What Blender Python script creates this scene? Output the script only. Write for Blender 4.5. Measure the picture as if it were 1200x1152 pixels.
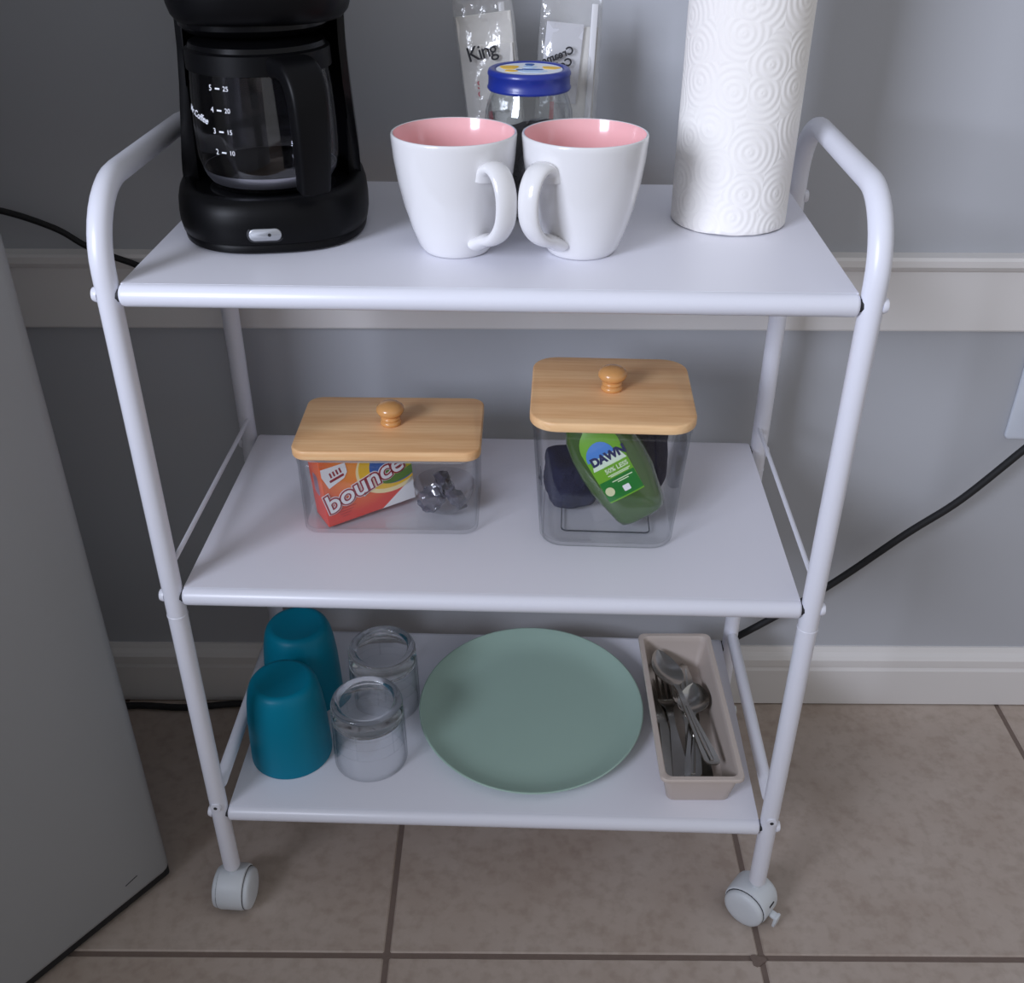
import bpy, bmesh, math, random
from math import sin, cos, pi, radians
from mathutils import Vector, Matrix, noise
random.seed(7)
for o in list(bpy.data.objects): bpy.data.objects.remove(o)
SC = bpy.context.scene
COL = SC.collection

# ------------------------------------------------------------ camera
CF, CAMX, CAMY, CAMZ = 1211.7, 0.0438, -0.7667, 1.0554
YAW, PITCH, ROLL = -0.0303, 0.5612, 0.0029
f = Vector((sin(YAW)*cos(PITCH), cos(YAW)*cos(PITCH), -sin(PITCH)))
r = Vector((cos(YAW), -sin(YAW), 0)); u = r.cross(f)
r2 = cos(ROLL)*r + sin(ROLL)*u; u2 = -sin(ROLL)*r + cos(ROLL)*u
cam = bpy.data.cameras.new('camera'); camo = bpy.data.objects.new('camera', cam); COL.objects.link(camo)
cam.sensor_width = 36; cam.lens = CF/1200*36; cam.clip_start = .02
M3 = Matrix((r2, u2, -f)).transposed()
camo.matrix_world = Matrix.Translation((CAMX, CAMY, CAMZ)) @ M3.to_4x4()
SC.camera = camo

# ------------------------------------------------------------ world, lights, exposure
w = bpy.data.worlds.new('world'); SC.world = w; w.use_nodes = True
bg = w.node_tree.nodes['Background']; bg.inputs[0].default_value = (.96, .97, 1.0, 1); bg.inputs[1].default_value = .48
def area(name, loc, target, sx, sy, energy, color):
    L = bpy.data.lights.new(name, 'AREA'); L.shape = 'RECTANGLE'; L.size = sx; L.size_y = sy; L.energy = energy; L.color = color
    o = bpy.data.objects.new(name, L); COL.objects.link(o); o.location = loc
    o.rotation_euler = (Vector(target)-Vector(loc)).to_track_quat('-Z', 'Y').to_euler(); return o
area('window_daylight', (-1.92, -2.36, 1.75), (0.05, .1, .5), 1.0, 1.3, 96, (.86, .92, 1.10))
SC.view_settings.view_transform = 'Standard'; SC.view_settings.look = 'None'
SC.view_settings.exposure = 0; SC.view_settings.gamma = 1; SC.view_settings.use_curve_mapping = False
cy = SC.cycles
cy.max_bounces = 14; cy.transparent_max_bounces = 24; cy.transmission_bounces = 12; cy.glossy_bounces = 6
cy.caustics_refractive = True; cy.caustics_reflective = False; cy.sample_clamp_indirect = 4

# ------------------------------------------------------------ materials
def srgb(r_, g, b):
    c = lambda v: v/12.92/255 if v <= 10 else ((v/255+.055)/1.055)**2.4
    return (c(r_), c(g), c(b), 1)
class N:
    def __init__(s, name):
        s.m = bpy.data.materials.new(name); s.m.use_nodes = True; s.t = s.m.node_tree
        s.p = s.t.nodes['Principled BSDF']; s.out = s.t.nodes['Material Output']
    def n(s, kind, **kw):
        q = s.t.nodes.new(kind)
        for k, v in kw.items():
            if k in q.inputs.keys(): q.inputs[k].default_value = v
            else: setattr(q, k, v)
        return q
    def l(s, a, b): s.t.links.new(a, b)
def mat(name, col, rough=.5, metal=0, spec=.5, coat=0, noise_amt=0, nscale=20, bump=0, bscale=200, ior=1.5):
    k = N(name); p = k.p
    p.inputs['Base Color'].default_value = col; p.inputs['Roughness'].default_value = rough
    p.inputs['Metallic'].default_value = metal; p.inputs['Specular IOR Level'].default_value = spec
    p.inputs['Coat Weight'].default_value = coat; p.inputs['IOR'].default_value = ior
    tc = k.n('ShaderNodeTexCoord')
    nz = k.n('ShaderNodeTexNoise', Scale=nscale, Detail=4.0); k.l(tc.outputs['Object'], nz.inputs['Vector'])
    mx = k.n('ShaderNodeMix', data_type='RGBA')
    a = noise_amt or .02
    mx.inputs[6].default_value = tuple(c*(1-a) for c in col[:3])+(1,); mx.inputs[7].default_value = tuple(min(1, c*(1+a)) for c in col[:3])+(1,)
    k.l(nz.outputs['Fac'], mx.inputs[0]); k.l(mx.outputs[2], p.inputs['Base Color'])
    if bump:
        b = k.n('ShaderNodeTexNoise', Scale=bscale, Detail=3.0); k.l(tc.outputs['Object'], b.inputs['Vector'])
        bp = k.n('ShaderNodeBump', Strength=bump, Distance=.002); k.l(b.outputs['Fac'], bp.inputs['Height']); k.l(bp.outputs[0], p.inputs['Normal'])
    return k.m
def clear(name, tint=(.95, .96, .97, 1), ior=1.45, rough=.02, haze=0, hazecol=(.8, .8, .8, 1), mult=1.0, bump=0, bscale=60, edge=None):
    """thin clear sheet: straight-through transmission with Fresnel reflection"""
    k = N(name); k.t.nodes.remove(k.p)
    tr = k.n('ShaderNodeBsdfTransparent'); tr.inputs[0].default_value = tint
    gl = k.n('ShaderNodeBsdfGlossy', Roughness=rough); gl.inputs[0].default_value = (1, 1, 1, 1)
    fr = k.n('ShaderNodeLayerWeight'); fr.inputs[0].default_value = .5
    pw = k.n('ShaderNodeMath', operation='POWER'); pw.inputs[1].default_value = 5; k.l(fr.outputs['Facing'], pw.inputs[0])
    f0 = ((ior-1)/(ior+1))**2
    mu = k.n('ShaderNodeMath', operation='MULTIPLY_ADD', use_clamp=True); mu.inputs[1].default_value = (1-f0)*mult*.6; mu.inputs[2].default_value = f0*mult
    k.l(pw.outputs[0], mu.inputs[0])
    mx = k.n('ShaderNodeMixShader'); k.l(mu.outputs[0], mx.inputs[0])
    base = tr.outputs[0]
    if edge:
        p3 = k.n('ShaderNodeMath', operation='POWER'); p3.inputs[1].default_value = 5; k.l(fr.outputs['Facing'], p3.inputs[0])
        me_ = k.n('ShaderNodeMix', data_type='RGBA'); me_.inputs[6].default_value = tint; me_.inputs[7].default_value = edge; k.l(p3.outputs[0], me_.inputs[0]); k.l(me_.outputs[2], tr.inputs[0])
    if haze:
        df = k.n('ShaderNodeBsdfDiffuse'); df.inputs[0].default_value = hazecol
        m2 = k.n('ShaderNodeMixShader'); m2.inputs[0].default_value = haze; k.l(tr.outputs[0], m2.inputs[1]); k.l(df.outputs[0], m2.inputs[2]); base = m2.outputs[0]
    if bump:
        tc = k.n('ShaderNodeTexCoord'); nz = k.n('ShaderNodeTexNoise', Scale=bscale, Detail=3.0); k.l(tc.outputs['Object'], nz.inputs['Vector'])
        bp = k.n('ShaderNodeBump', Strength=bump, Distance=.004); k.l(nz.outputs['Fac'], bp.inputs['Height'])
        k.l(bp.outputs[0], gl.inputs['Normal']); k.l(bp.outputs[0], fr.inputs['Normal'])
    k.l(base, mx.inputs[1]); k.l(gl.outputs[0], mx.inputs[2]); k.l(mx.outputs[0], k.out.inputs[0])
    return k.m
def glass(name, col=(1, 1, 1, 1), ior=1.47, rough=0):
    k = N(name); k.t.nodes.remove(k.p)
    g = k.n('ShaderNodeBsdfGlass', IOR=ior, Roughness=rough); g.inputs[0].default_value = col
    k.l(g.outputs[0], k.out.inputs[0]); return k.m
def wood(name):
    k = N(name); tc = k.n('ShaderNodeTexCoord'); mp = k.n('ShaderNodeMapping'); mp.inputs['Scale'].default_value = (3, 55, 55)
    k.l(tc.outputs['Object'], mp.inputs[0])
    nz = k.n('ShaderNodeTexNoise', Scale=5.0, Detail=6.0, Roughness=.6); k.l(mp.outputs[0], nz.inputs['Vector'])
    mp2 = k.n('ShaderNodeMapping'); mp2.inputs['Scale'].default_value = (.8, 48, 1); k.l(tc.outputs['Object'], mp2.inputs[0])
    wn = k.n('ShaderNodeTexNoise', Scale=1.0, Detail=0.0); k.l(mp2.outputs[0], wn.inputs['Vector'])
    ad = k.n('ShaderNodeMath', operation='ADD'); k.l(nz.outputs[0], ad.inputs[0]); k.l(wn.outputs[0], ad.inputs[1])
    cr = k.n('ShaderNodeValToRGB'); e = cr.color_ramp.elements
    e[0].position = .55; e[0].color = srgb(226, 172, 118); e[1].position = 1.35/1.0 if False else 1.0; e[1].color = srgb(248, 206, 154)
    sc = k.n('ShaderNodeMath', operation='MULTIPLY'); sc.inputs[1].default_value = .78; k.l(ad.outputs[0], sc.inputs[0])
    k.l(sc.outputs[0], cr.inputs[0]); k.l(cr.outputs[0], k.p.inputs['Base Color']); k.p.inputs['Roughness'].default_value = .42
    return k.m
def tile_mat():
    k = N('tile_ceramic'); tc = k.n('ShaderNodeTexCoord'); oi = k.n('ShaderNodeObjectInfo')
    ad = k.n('ShaderNodeVectorMath', operation='ADD'); sc = k.n('ShaderNodeMath', operation='MULTIPLY'); sc.inputs[1].default_value = 40
    k.l(oi.outputs['Random'], sc.inputs[0]); k.l(tc.outputs['Object'], ad.inputs[0]); k.l(sc.outputs[0], ad.inputs[1])
    n1 = k.n('ShaderNodeTexNoise', Scale=9.0, Detail=7.0, Roughness=.62); k.l(ad.outputs[0], n1.inputs['Vector'])
    cr = k.n('ShaderNodeValToRGB'); e = cr.color_ramp.elements
    e[0].position = .32; e[0].color = srgb(174, 158, 146); e[1].position = .72; e[1].color = srgb(190, 177, 167)
    k.l(n1.outputs[0], cr.inputs[0])
    n2 = k.n('ShaderNodeTexNoise', Scale=70.0, Detail=3.0); k.l(ad.outputs[0], n2.inputs['Vector'])
    c2 = k.n('ShaderNodeValToRGB'); e = c2.color_ramp.elements; e[0].position = .3; e[0].color = (.86, .84, .82, 1); e[1].position = .55; e[1].color = (1, 1, 1, 1)
    k.l(n2.outputs[0], c2.inputs[0])
    mx = k.n('ShaderNodeMix', data_type='RGBA', blend_type='MULTIPLY'); mx.inputs[0].default_value = 1
    k.l(cr.outputs[0], mx.inputs[6]); k.l(c2.outputs[0], mx.inputs[7]); k.l(mx.outputs[2], k.p.inputs['Base Color'])
    k.p.inputs['Roughness'].default_value = .48
    bp = k.n('ShaderNodeBump', Strength=.15, Distance=.001); k.l(n2.outputs[0], bp.inputs['Height']); k.l(bp.outputs[0], k.p.inputs['Normal'])
    return k.m
def towel_mat():
    k = N('paper_embossed'); tc = k.n('ShaderNodeTexCoord')
    mp = k.n('ShaderNodeMapping'); k.l(tc.outputs['UV'], mp.inputs[0])
    vo = k.n('ShaderNodeTexVoronoi', Scale=29.0, Randomness=.9, voronoi_dimensions='2D'); k.l(mp.outputs[0], vo.inputs['Vector'])
    mu = k.n('ShaderNodeMath', operation='MULTIPLY'); mu.inputs[1].default_value = 36; k.l(vo.outputs['Distance'], mu.inputs[0])
    sn = k.n('ShaderNodeMath', operation='SINE'); k.l(mu.outputs[0], sn.inputs[0])
    nz = k.n('ShaderNodeTexNoise', Scale=900.0); k.l(tc.outputs['UV'], nz.inputs['Vector'])
    ad = k.n('ShaderNodeMath', operation='MULTIPLY_ADD'); ad.inputs[1].default_value = .35; k.l(nz.outputs[0], ad.inputs[0]); k.l(sn.outputs[0], ad.inputs[2])
    bp = k.n('ShaderNodeBump', Strength=.3, Distance=.0006); k.l(ad.outputs[0], bp.inputs['Height']); k.l(bp.outputs[0], k.p.inputs['Normal'])
    k.p.inputs['Base Color'].default_value = srgb(243, 240, 236); k.p.inputs['Roughness'].default_value = .95; k.p.inputs['Specular IOR Level'].default_value = .1
    return k.m
def carton_mat():
    k = N('carton_print'); tc = k.n('ShaderNodeTexCoord'); sp = k.n('ShaderNodeSeparateXYZ'); k.l(tc.outputs['Object'], sp.inputs[0])
    nz = k.n('ShaderNodeTexNoise', Scale=25.0); k.l(tc.outputs['Object'], nz.inputs['Vector'])
    a = k.n('ShaderNodeVectorMath', operation='DISTANCE'); a.inputs[1].default_value = (.04, 0, .062); k.l(tc.outputs['Object'], a.inputs[0])
    cr = k.n('ShaderNodeValToRGB'); e = cr.color_ramp.elements
    e[0].position = .012; e[0].color = srgb(246, 150, 60); e[1].position = .055; e[1].color = srgb(222, 62, 44)
    k.l(a.outputs['Value'], cr.inputs[0]); k.l(cr.outputs[0], k.p.inputs['Base Color']); k.p.inputs['Roughness'].default_value = .4
    return k.m
MW = mat('white_powder_coat', srgb(226, 227, 236), .32, spec=.5, noise_amt=.012, nscale=8)
MWP = mat('white_shelf_sheet', srgb(234, 234, 243), .38, noise_amt=.012, nscale=5)
MCAST = mat('caster_plastic', srgb(212, 217, 222), .45)
MGAP = mat('dark_gap', srgb(40, 40, 44), .7)
MWALL = mat('grey_wall_paint', srgb(180, 182, 187), .6, noise_amt=.02, nscale=3, bump=.04, bscale=250, spec=.3)
MTRIM = mat('trim_paint', srgb(224, 221, 219), .45, noise_amt=.02, nscale=4)
MGROUT = mat('grout', srgb(118, 103, 95), .95, noise_amt=.12, nscale=60, bump=.3, bscale=300)
MTILE = tile_mat()
MFR = mat('grey_fridge_enamel', srgb(158, 159, 161), .45, spec=.3, noise_amt=.015, nscale=6, bump=.03, bscale=500)
MGASK = mat('black_rubber', srgb(22, 22, 25), .7)
MBLACK = mat('black_gloss_plastic', srgb(9, 9, 11), .25, spec=.2)
MBLACK2 = mat('black_satin_plastic', srgb(10, 10, 12), .42, spec=.14)
MPLATE_W = mat('warming_plate', srgb(16, 16, 18), .3)
MSILV = mat('satin_silver', srgb(176, 178, 182), .38, metal=.75)
MREFL = mat('reflection_band_metal', srgb(235, 235, 240), .38, metal=1)
MMARK = mat('white_print', srgb(232, 234, 240), .6)
MCERA = mat('white_ceramic', srgb(228, 227, 228), .16, coat=.4, noise_amt=.005)
MPINK = mat('pink_glaze', srgb(240, 184, 186), .14, coat=.4, noise_amt=.01)
MTEAL = mat('teal_plastic', srgb(0, 120, 146), .42, spec=.2, noise_amt=.03)
MSAGE = mat('sage_green_plastic', srgb(164, 190, 178), .36, spec=.3, noise_amt=.015)
MTRAY = mat('taupe_plastic', srgb(200, 187, 178), .55)
MSTEEL = mat('cutlery_steel', srgb(190, 188, 184), .2, metal=1, noise_amt=.03)
MWOOD = wood('bamboo_wood')
MKNOB = mat('varnished_knob_wood', srgb(214, 158, 96), .25, coat=.3, noise_amt=.1, nscale=60)
MACR = clear('clear_acrylic', (.994, .995, .996, 1), 1.45, .02, edge=(.42, .45, .48, 1))
MBOWL = clear('bowl_plastic', (.95, .95, .96, 1), 1.5, .04, mult=1.6, edge=(.45, .46, .5, 1))
MTUMB = clear('tumbler_wall_glass', (.975, .98, .985, 1), 1.5, .02, edge=(.22, .25, .28, 1))
MGLS = glass('clear_glass', (1, 1, 1, 1), 1.34)
MJAR = clear('jar_glass', (.95, .96, .96, 1), 1.6, .02, mult=1.2, edge=(.5, .52, .54, 1))
MCARAFE = clear('carafe_glass', (.80, .80, .83, 1), 1.5, .03, mult=1.1)
MFILM = clear('crinkled_film', (.98, .98, .98, 1), 1.6, .16, haze=.15, hazecol=(.88, .88, .87, 1), mult=1.5, bump=.55, bscale=75)
MPAPER = mat('napkin_paper', srgb(222, 219, 213), .9, noise_amt=.04, nscale=30, bump=.3, bscale=120)
MINK = mat('black_ink', srgb(38, 38, 42), .7)
MRED = mat('red_ink', srgb(196, 52, 70), .6)
MBLUE = mat('blue_lid_enamel', srgb(32, 50, 140), .35, coat=.2)
MCOF = mat('ground_coffee', srgb(30, 20, 18), .9, noise_amt=.3, nscale=400, bump=.6, bscale=500)
MYEL = mat('yellow_print', srgb(238, 190, 40), .5)
MLBL = mat('pale_blue_print', srgb(190, 214, 240), .5)
MDBL = mat('blue_print', srgb(40, 92, 168), .5)
MGRN = mat('green_print', srgb(88, 128, 48), .5)
MMAR = mat('maroon_print', srgb(150, 24, 44), .5)
MNAVY = mat('navy_cloth', srgb(38, 42, 66), .95, noise_amt=.15, nscale=120, bump=.5, bscale=400, spec=.1)
MNAVY2 = mat('charcoal_cloth', srgb(46, 48, 66), .95, noise_amt=.15, nscale=120, bump=.5, bscale=400, spec=.1)
MSACH = clear('sachet_film', (.30, .30, .36, 1), 1.6, .12, haze=.75, hazecol=(.10, .10, .14, 1), mult=1.5, bump=.5)
MDAWN = mat('green_soap_bottle', srgb(58, 88, 40), .10, spec=.6, coat=.6, noise_amt=.06, nscale=30)
MLAB1 = mat('lime_label', srgb(108, 170, 36), .35)
MLAB2 = mat('dark_green_label', srgb(10, 118, 40), .35)
MCARTON = carton_mat()
MOUT = mat('outlet_plastic', srgb(212, 218, 228), .4)
MTOWEL = towel_mat()
MCORE = mat('cardboard', srgb(170, 140, 105), .9)

# ------------------------------------------------------------ geometry helpers: geo = (verts, faces)
def box(x0, x1, y0, y1, z0, z1, bev=0, seg=2):
    bm = bmesh.new(); bmesh.ops.create_cube(bm, size=1)
    for v in bm.verts: v.co = Vector((x0+(v.co.x+.5)*(x1-x0), y0+(v.co.y+.5)*(y1-y0), z0+(v.co.z+.5)*(z1-z0)))
    if bev: bmesh.ops.bevel(bm, geom=bm.edges[:], offset=bev, segments=seg, affect='EDGES', profile=.5)
    return frombm(bm)
def frombm(bm):
    bm.verts.ensure_lookup_table(); bm.verts.index_update()
    g = ([v.co.copy() for v in bm.verts], [[v.index for v in fc.verts] for fc in bm.faces]); bm.free(); return g
def join(*gs):
    V, F = [], []
    for g in gs:
        k = len(V); V += list(g[0]); F += [[i+k for i in fc] for fc in g[1]]
    return V, F
def tf(g, M): return [M @ Vector(v) for v in g[0]], g[1]
def mv(g, x, y, z): return tf(g, Matrix.Translation((x, y, z)))
def rot(g, ax, deg): return tf(g, Matrix.Rotation(radians(deg), 4, ax))
def loft(rings, closed=True, cap0=True, cap1=True):
    n = len(rings[0]); V = [Vector(p) for rg in rings for p in rg]; F = []
    for i in range(len(rings)-1):
        for j in range(n if closed else n-1):
            a = i*n+j; b = i*n+(j+1) % n; F.append([a, b, b+n, a+n])
    if cap0: F.append(list(range(n))[::-1])
    if cap1: F.append([(len(rings)-1)*n+j for j in range(n)])
    return V, F
def lathe(prof, n=48, cx=0, cyy=0):
    V, F, idx = [], [], []
    for (rr, z) in prof:
        if rr < 1e-6: idx.append([len(V)]); V.append(Vector((cx, cyy, z)))
        else:
            idx.append(list(range(len(V), len(V)+n)))
            V += [Vector((cx+rr*cos(2*pi*k/n), cyy+rr*sin(2*pi*k/n), z)) for k in range(n)]
    for a, b in zip(idx, idx[1:]):
        for k in range(n):
            k2 = (k+1) % n
            if len(a) == 1 and len(b) == 1: continue
            if len(a) == 1: F.append([a[0], b[k2], b[k]])
            elif len(b) == 1: F.append([a[k], a[k2], b[0]])
            else: F.append([a[k], a[k2], b[k2], b[k]])
    return V, F
def catmull(pts, sub=8):
    P = [Vector(p) for p in pts]; P = [2*P[0]-P[1]]+P+[2*P[-1]-P[-2]]; out = []
    for i in range(1, len(P)-2):
        for k in range(sub):
            t = k/sub; a, b, c, d = P[i-1:i+3]
            out.append(.5*((2*b)+(c-a)*t+(2*a-5*b+4*c-d)*t*t+(3*b-a-3*c+d)*t**3))
    out.append(P[-2]); return out
def tube(pts, rad, n=14, side=None, ry=None):
    """swept tube; side: fixed binormal for strap sections (rad along side, ry across)"""
    P = [Vector(p) for p in pts]; rings = []; prev = None
    for i, p in enumerate(P):
        t = (P[min(i+1, len(P)-1)]-P[max(i-1, 0)]).normalized()
        if side is not None: b = Vector(side); b = (b-t*b.dot(t)).normalized()
        else:
            if prev is None: b = t.orthogonal().normalized()
            else: b = (prev-t*prev.dot(t)).normalized()
            prev = b
        c = t.cross(b)
        ra = rad[i] if isinstance(rad, (list, tuple)) else rad
        rb = (ry[i] if isinstance(ry, (list, tuple)) else ry) if ry else ra
        rings.append([p+b*ra*cos(2*pi*k/n)+c*rb*sin(2*pi*k/n) for k in range(n)])
    return loft(rings)
def rrect(hx, hy, rad, n=6):
    out = []
    for (sx, sy, a0) in ((1, 1, 0), (-1, 1, 90), (-1, -1, 180), (1, -1, 270)):
        for k in range(n+1):
            a = radians(a0+90*k/n); out.append((sx*(hx-rad)+rad*cos(a), sy*(hy-rad)+rad*sin(a)))
    return out
def prism(poly, z0, z1, bev=0):
    if not bev: return loft([[(x, y, z0) for x, y in poly], [(x, y, z1) for x, y in poly]])
    cx = sum(p[0] for p in poly)/len(poly); cyy = sum(p[1] for p in poly)/len(poly)
    def ins(d):
        res = []; n = len(poly)
        for i in range(n):
            a = Vector(poly[i-1]); b = Vector(poly[(i+1) % n]); t = (b-a).normalized(); nn = Vector((t.y, -t.x)); res.append((poly[i][0]-nn.x*d, poly[i][1]-nn.y*d))
        return res
    L = [(bev, z0), (bev*.3, z0+bev*.3), (0, z0+bev), (0, z1-bev), (bev*.3, z1-bev*.3), (bev, z1)]
    return loft([[(x, y, z) for x, y in ins(d)] for d, z in L])
def sell(a, bf, bb, e=2.6, n=64):
    out = []
    for k in range(n):
        t = 2*pi*k/n; c, s = cos(t), sin(t)
        out.append((a*math.copysign(abs(c)**(2/e), c), (bb if s > 0 else bf)*math.copysign(abs(s)**(2/e), s)))
    return out
def used_name(n): return n
def mk(name, g, m, parent=None, smooth=True, ang=38, uv=None, fix=True):
    me = bpy.data.meshes.new(name); me.from_pydata([tuple(v) for v in g[0]], [], g[1]); me.validate()
    if fix:
        bm = bmesh.new(); bm.from_mesh(me); bmesh.ops.recalc_face_normals(bm, faces=bm.faces[:]); bm.to_mesh(me); bm.free()
    if smooth:
        me.polygons.foreach_set('use_smooth', [True]*len(me.polygons)); me.set_sharp_from_angle(angle=radians(ang))
    if uv:
        lay = me.uv_layers.new(name='UVMap')
        for lp in me.loops: lay.data[lp.index].uv = uv(me.vertices[lp.vertex_index].co)
    me.materials.append(m)
    o = bpy.data.objects.new(name, me); COL.objects.link(o); o.parent = parent
    return o
def tag(o, label=None, cat=None, group=None, kind=None):
    for k, v in (('label', label), ('category', cat), ('group', group), ('kind', kind)):
        if v: o[k] = v
    return o
def thing(name, loc, rz, label, cat, group=None):
    o = bpy.data.objects.new(name, None); COL.objects.link(o); o.location = loc; o.rotation_euler = (0, 0, radians(rz)); o.empty_display_size = .02
    return tag(o, label, cat, group)
def copy_tree(o, parent=None):
    c = o.copy(); COL.objects.link(c); c.parent = parent
    for ch in list(o.children): copy_tree(ch, c)
    return c
def text(body, size, bold=0, shear=0, ext=.0002, align='CENTER', space=1.0):
    """letters as a mesh geo in the xy plane, facing +z"""
    cu = bpy.data.curves.new('txt', 'FONT'); cu.body = body; cu.size = size; cu.offset = bold; cu.shear = shear; cu.extrude = ext
    cu.align_x = align; cu.align_y = 'CENTER'; cu.space_character = space; cu.resolution_u = 4
    o = bpy.data.objects.new('txt', cu); COL.objects.link(o)
    dg = bpy.context.evaluated_depsgraph_get(); dg.update()
    me = bpy.data.meshes.new_from_object(o.evaluated_get(dg))
    g = ([v.co.copy() for v in me.vertices], [list(p.vertices) for p in me.polygons])
    bpy.data.objects.remove(o); bpy.data.curves.remove(cu); bpy.data.meshes.remove(me)
    return g
def warp(g, fn): return [Vector(fn(v)) for v in g[0]], g[1]
def nz(p, s, k=0): return noise.noise(Vector(p)*s+Vector((k, k*1.7, k*.3)))

# ------------------------------------------------------------ setting
WYAW = math.atan(.0263); WM = Matrix.Translation((0, .337, 0)) @ Matrix.Rotation(WYAW, 4, 'Z')
def setting(name, g, m, smooth=False, **kw):
    o = mk(name, g, m, None, smooth, **kw); o.matrix_world = WM; return tag(o, kind='structure')
setting('wall_back', box(-1.9, 1.9, .012, .10, -.02, 2.5), MWALL)
fl = setting('floor', box(-3.2, 2.4, -4.2, .012, -.03, -.0018), MGROUT)
PT = .4197; g_ = .0032
tme = None
for i in range(-4, 5):
    for j in range(-6, 1):
        x0 = -.127+i*PT; y0 = -.4013+j*PT
        if tme is None:
            t = mk('tile', box(-PT/2+g_, PT/2-g_, -PT/2+g_, PT/2-g_, -.009, 0, .0016, 1), MTILE, fl, False); tme = t.data
        else:
            t = bpy.data.objects.new('tile', tme); COL.objects.link(t); t.parent = fl
        yc = y0+PT/2
        t.location = (x0+PT/2, yc, random.uniform(-.0003, 0))
bl = []
for k in range(14):
    a = 2*pi*k/14; rr = .0085*(1+.25*sin(3*a+1)); bl.append((rr*cos(a), rr*.8*sin(a)))
gp = mk('grout_chip', mv(prism(bl, -.003, .0004), -.127+PT-.005, -.4013-.004, 0), MGROUT, fl, False)
def moulding(prof, x0=-1.9, x1=1.9):
    return loft([[(x0, y, z) for y, z in prof], [(x1, y, z) for y, z in prof]])
setting('baseboard_back', moulding([(.012, .002), (0, .002), (0, .064), (.003, .068), (.003, .071), (-.001, .074), (-.001, .084), (.002, .089), (.006, .094), (.009, .101), (.012, .101)]), MTRIM)
setting('trim_1', moulding([(.012, .581), (0, .581), (-.001, .583), (-.001, .652), (-.005, .655), (-.009, .660), (-.009, .667), (-.006, .670), (.012, .670)]), MTRIM)
# unseen half wall, added to block window light from the lower shelves
hw = mk('wall_light_blocker', box(-1.15, 1.15, -.06, .06, 0, .90, .004, 1), MWALL, None, False); tag(hw, kind='structure')
hw.location = (-.62, -1.32, 0); hw.rotation_euler = (0, 0, radians(-38))
hc = mk('trim_light_blocker', box(-1.17, 1.17, -.08, .08, .90, .93, .004, 1), MTRIM, hw, False)  # cap on the added light-blocking wall
# outlet cover
oc = thing('outlet_cover', WM @ Vector((.650, .012, .494)), math.degrees(WYAW), 'white electrical outlet cover on the grey wall at the right edge', 'outlet')
mk('cover_plate', rot(prism(rrect(.036, .058, .006), 0, .0055, .002), 'X', 90), MOUT, oc)
for s in (.0195, -.0195):
    so = mk('socket', mv(rot(prism(rrect(.0165, .0135, .006), .004, .0072, .001), 'X', 90), 0, 0, s), MOUT, oc)
    mk('slot', join(mv(box(-.0012, .0012, -.0078, -.0070, -.004, .004), -.006, 0, s), mv(box(-.0012, .0012, -.0078, -.0070, -.003, .003), .006, 0, s)), MGAP, so, False)

# ------------------------------------------------------------ refrigerator
FX = Vector((-.579, -.815, 0)); FY = Vector((-.815, .579, 0))     # along the face; into the body
fr = thing('refrigerator', (-.3845, .028, 0), math.degrees(math.atan2(FX.y, FX.x)), 'grey refrigerator standing at an angle left of the white cart', 'refrigerator')
# local x along the face, local y = away from body -> body at y<0
def frp(x0, x1, d0, d1, z0, z1, bev): return box(x0, x1, -d1, -d0, z0, z1, bev, 4)
mk('door', frp(0, .60, 0, .055, .0125, 1.5, .012), MFR, fr)
mk('gasket', frp(.008, .592, .05, .064, .03, 1.49, .002), MGASK, fr)
mk('cabinet', frp(.0, .60, .06, .46, .03, 1.5, .006), MFR, fr)
mk('base_grille', frp(.002, .598, .003, .45, .004, .034, .005), MGASK, fr)
mk('scuff_mark', mv(rot(box(-.008, .008, -.0002, .0004, -.0005, .0005), 'Y', 8), .052, 0, .045), MINK, fr, False)
for x in (.03, .57):
    for d in (.04, .42): mk('foot', mv(lathe([(0, 0), (.014, 0), (.014, .006), (0, .006)], 16), x, -d, 0), MGASK, fr)

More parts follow.
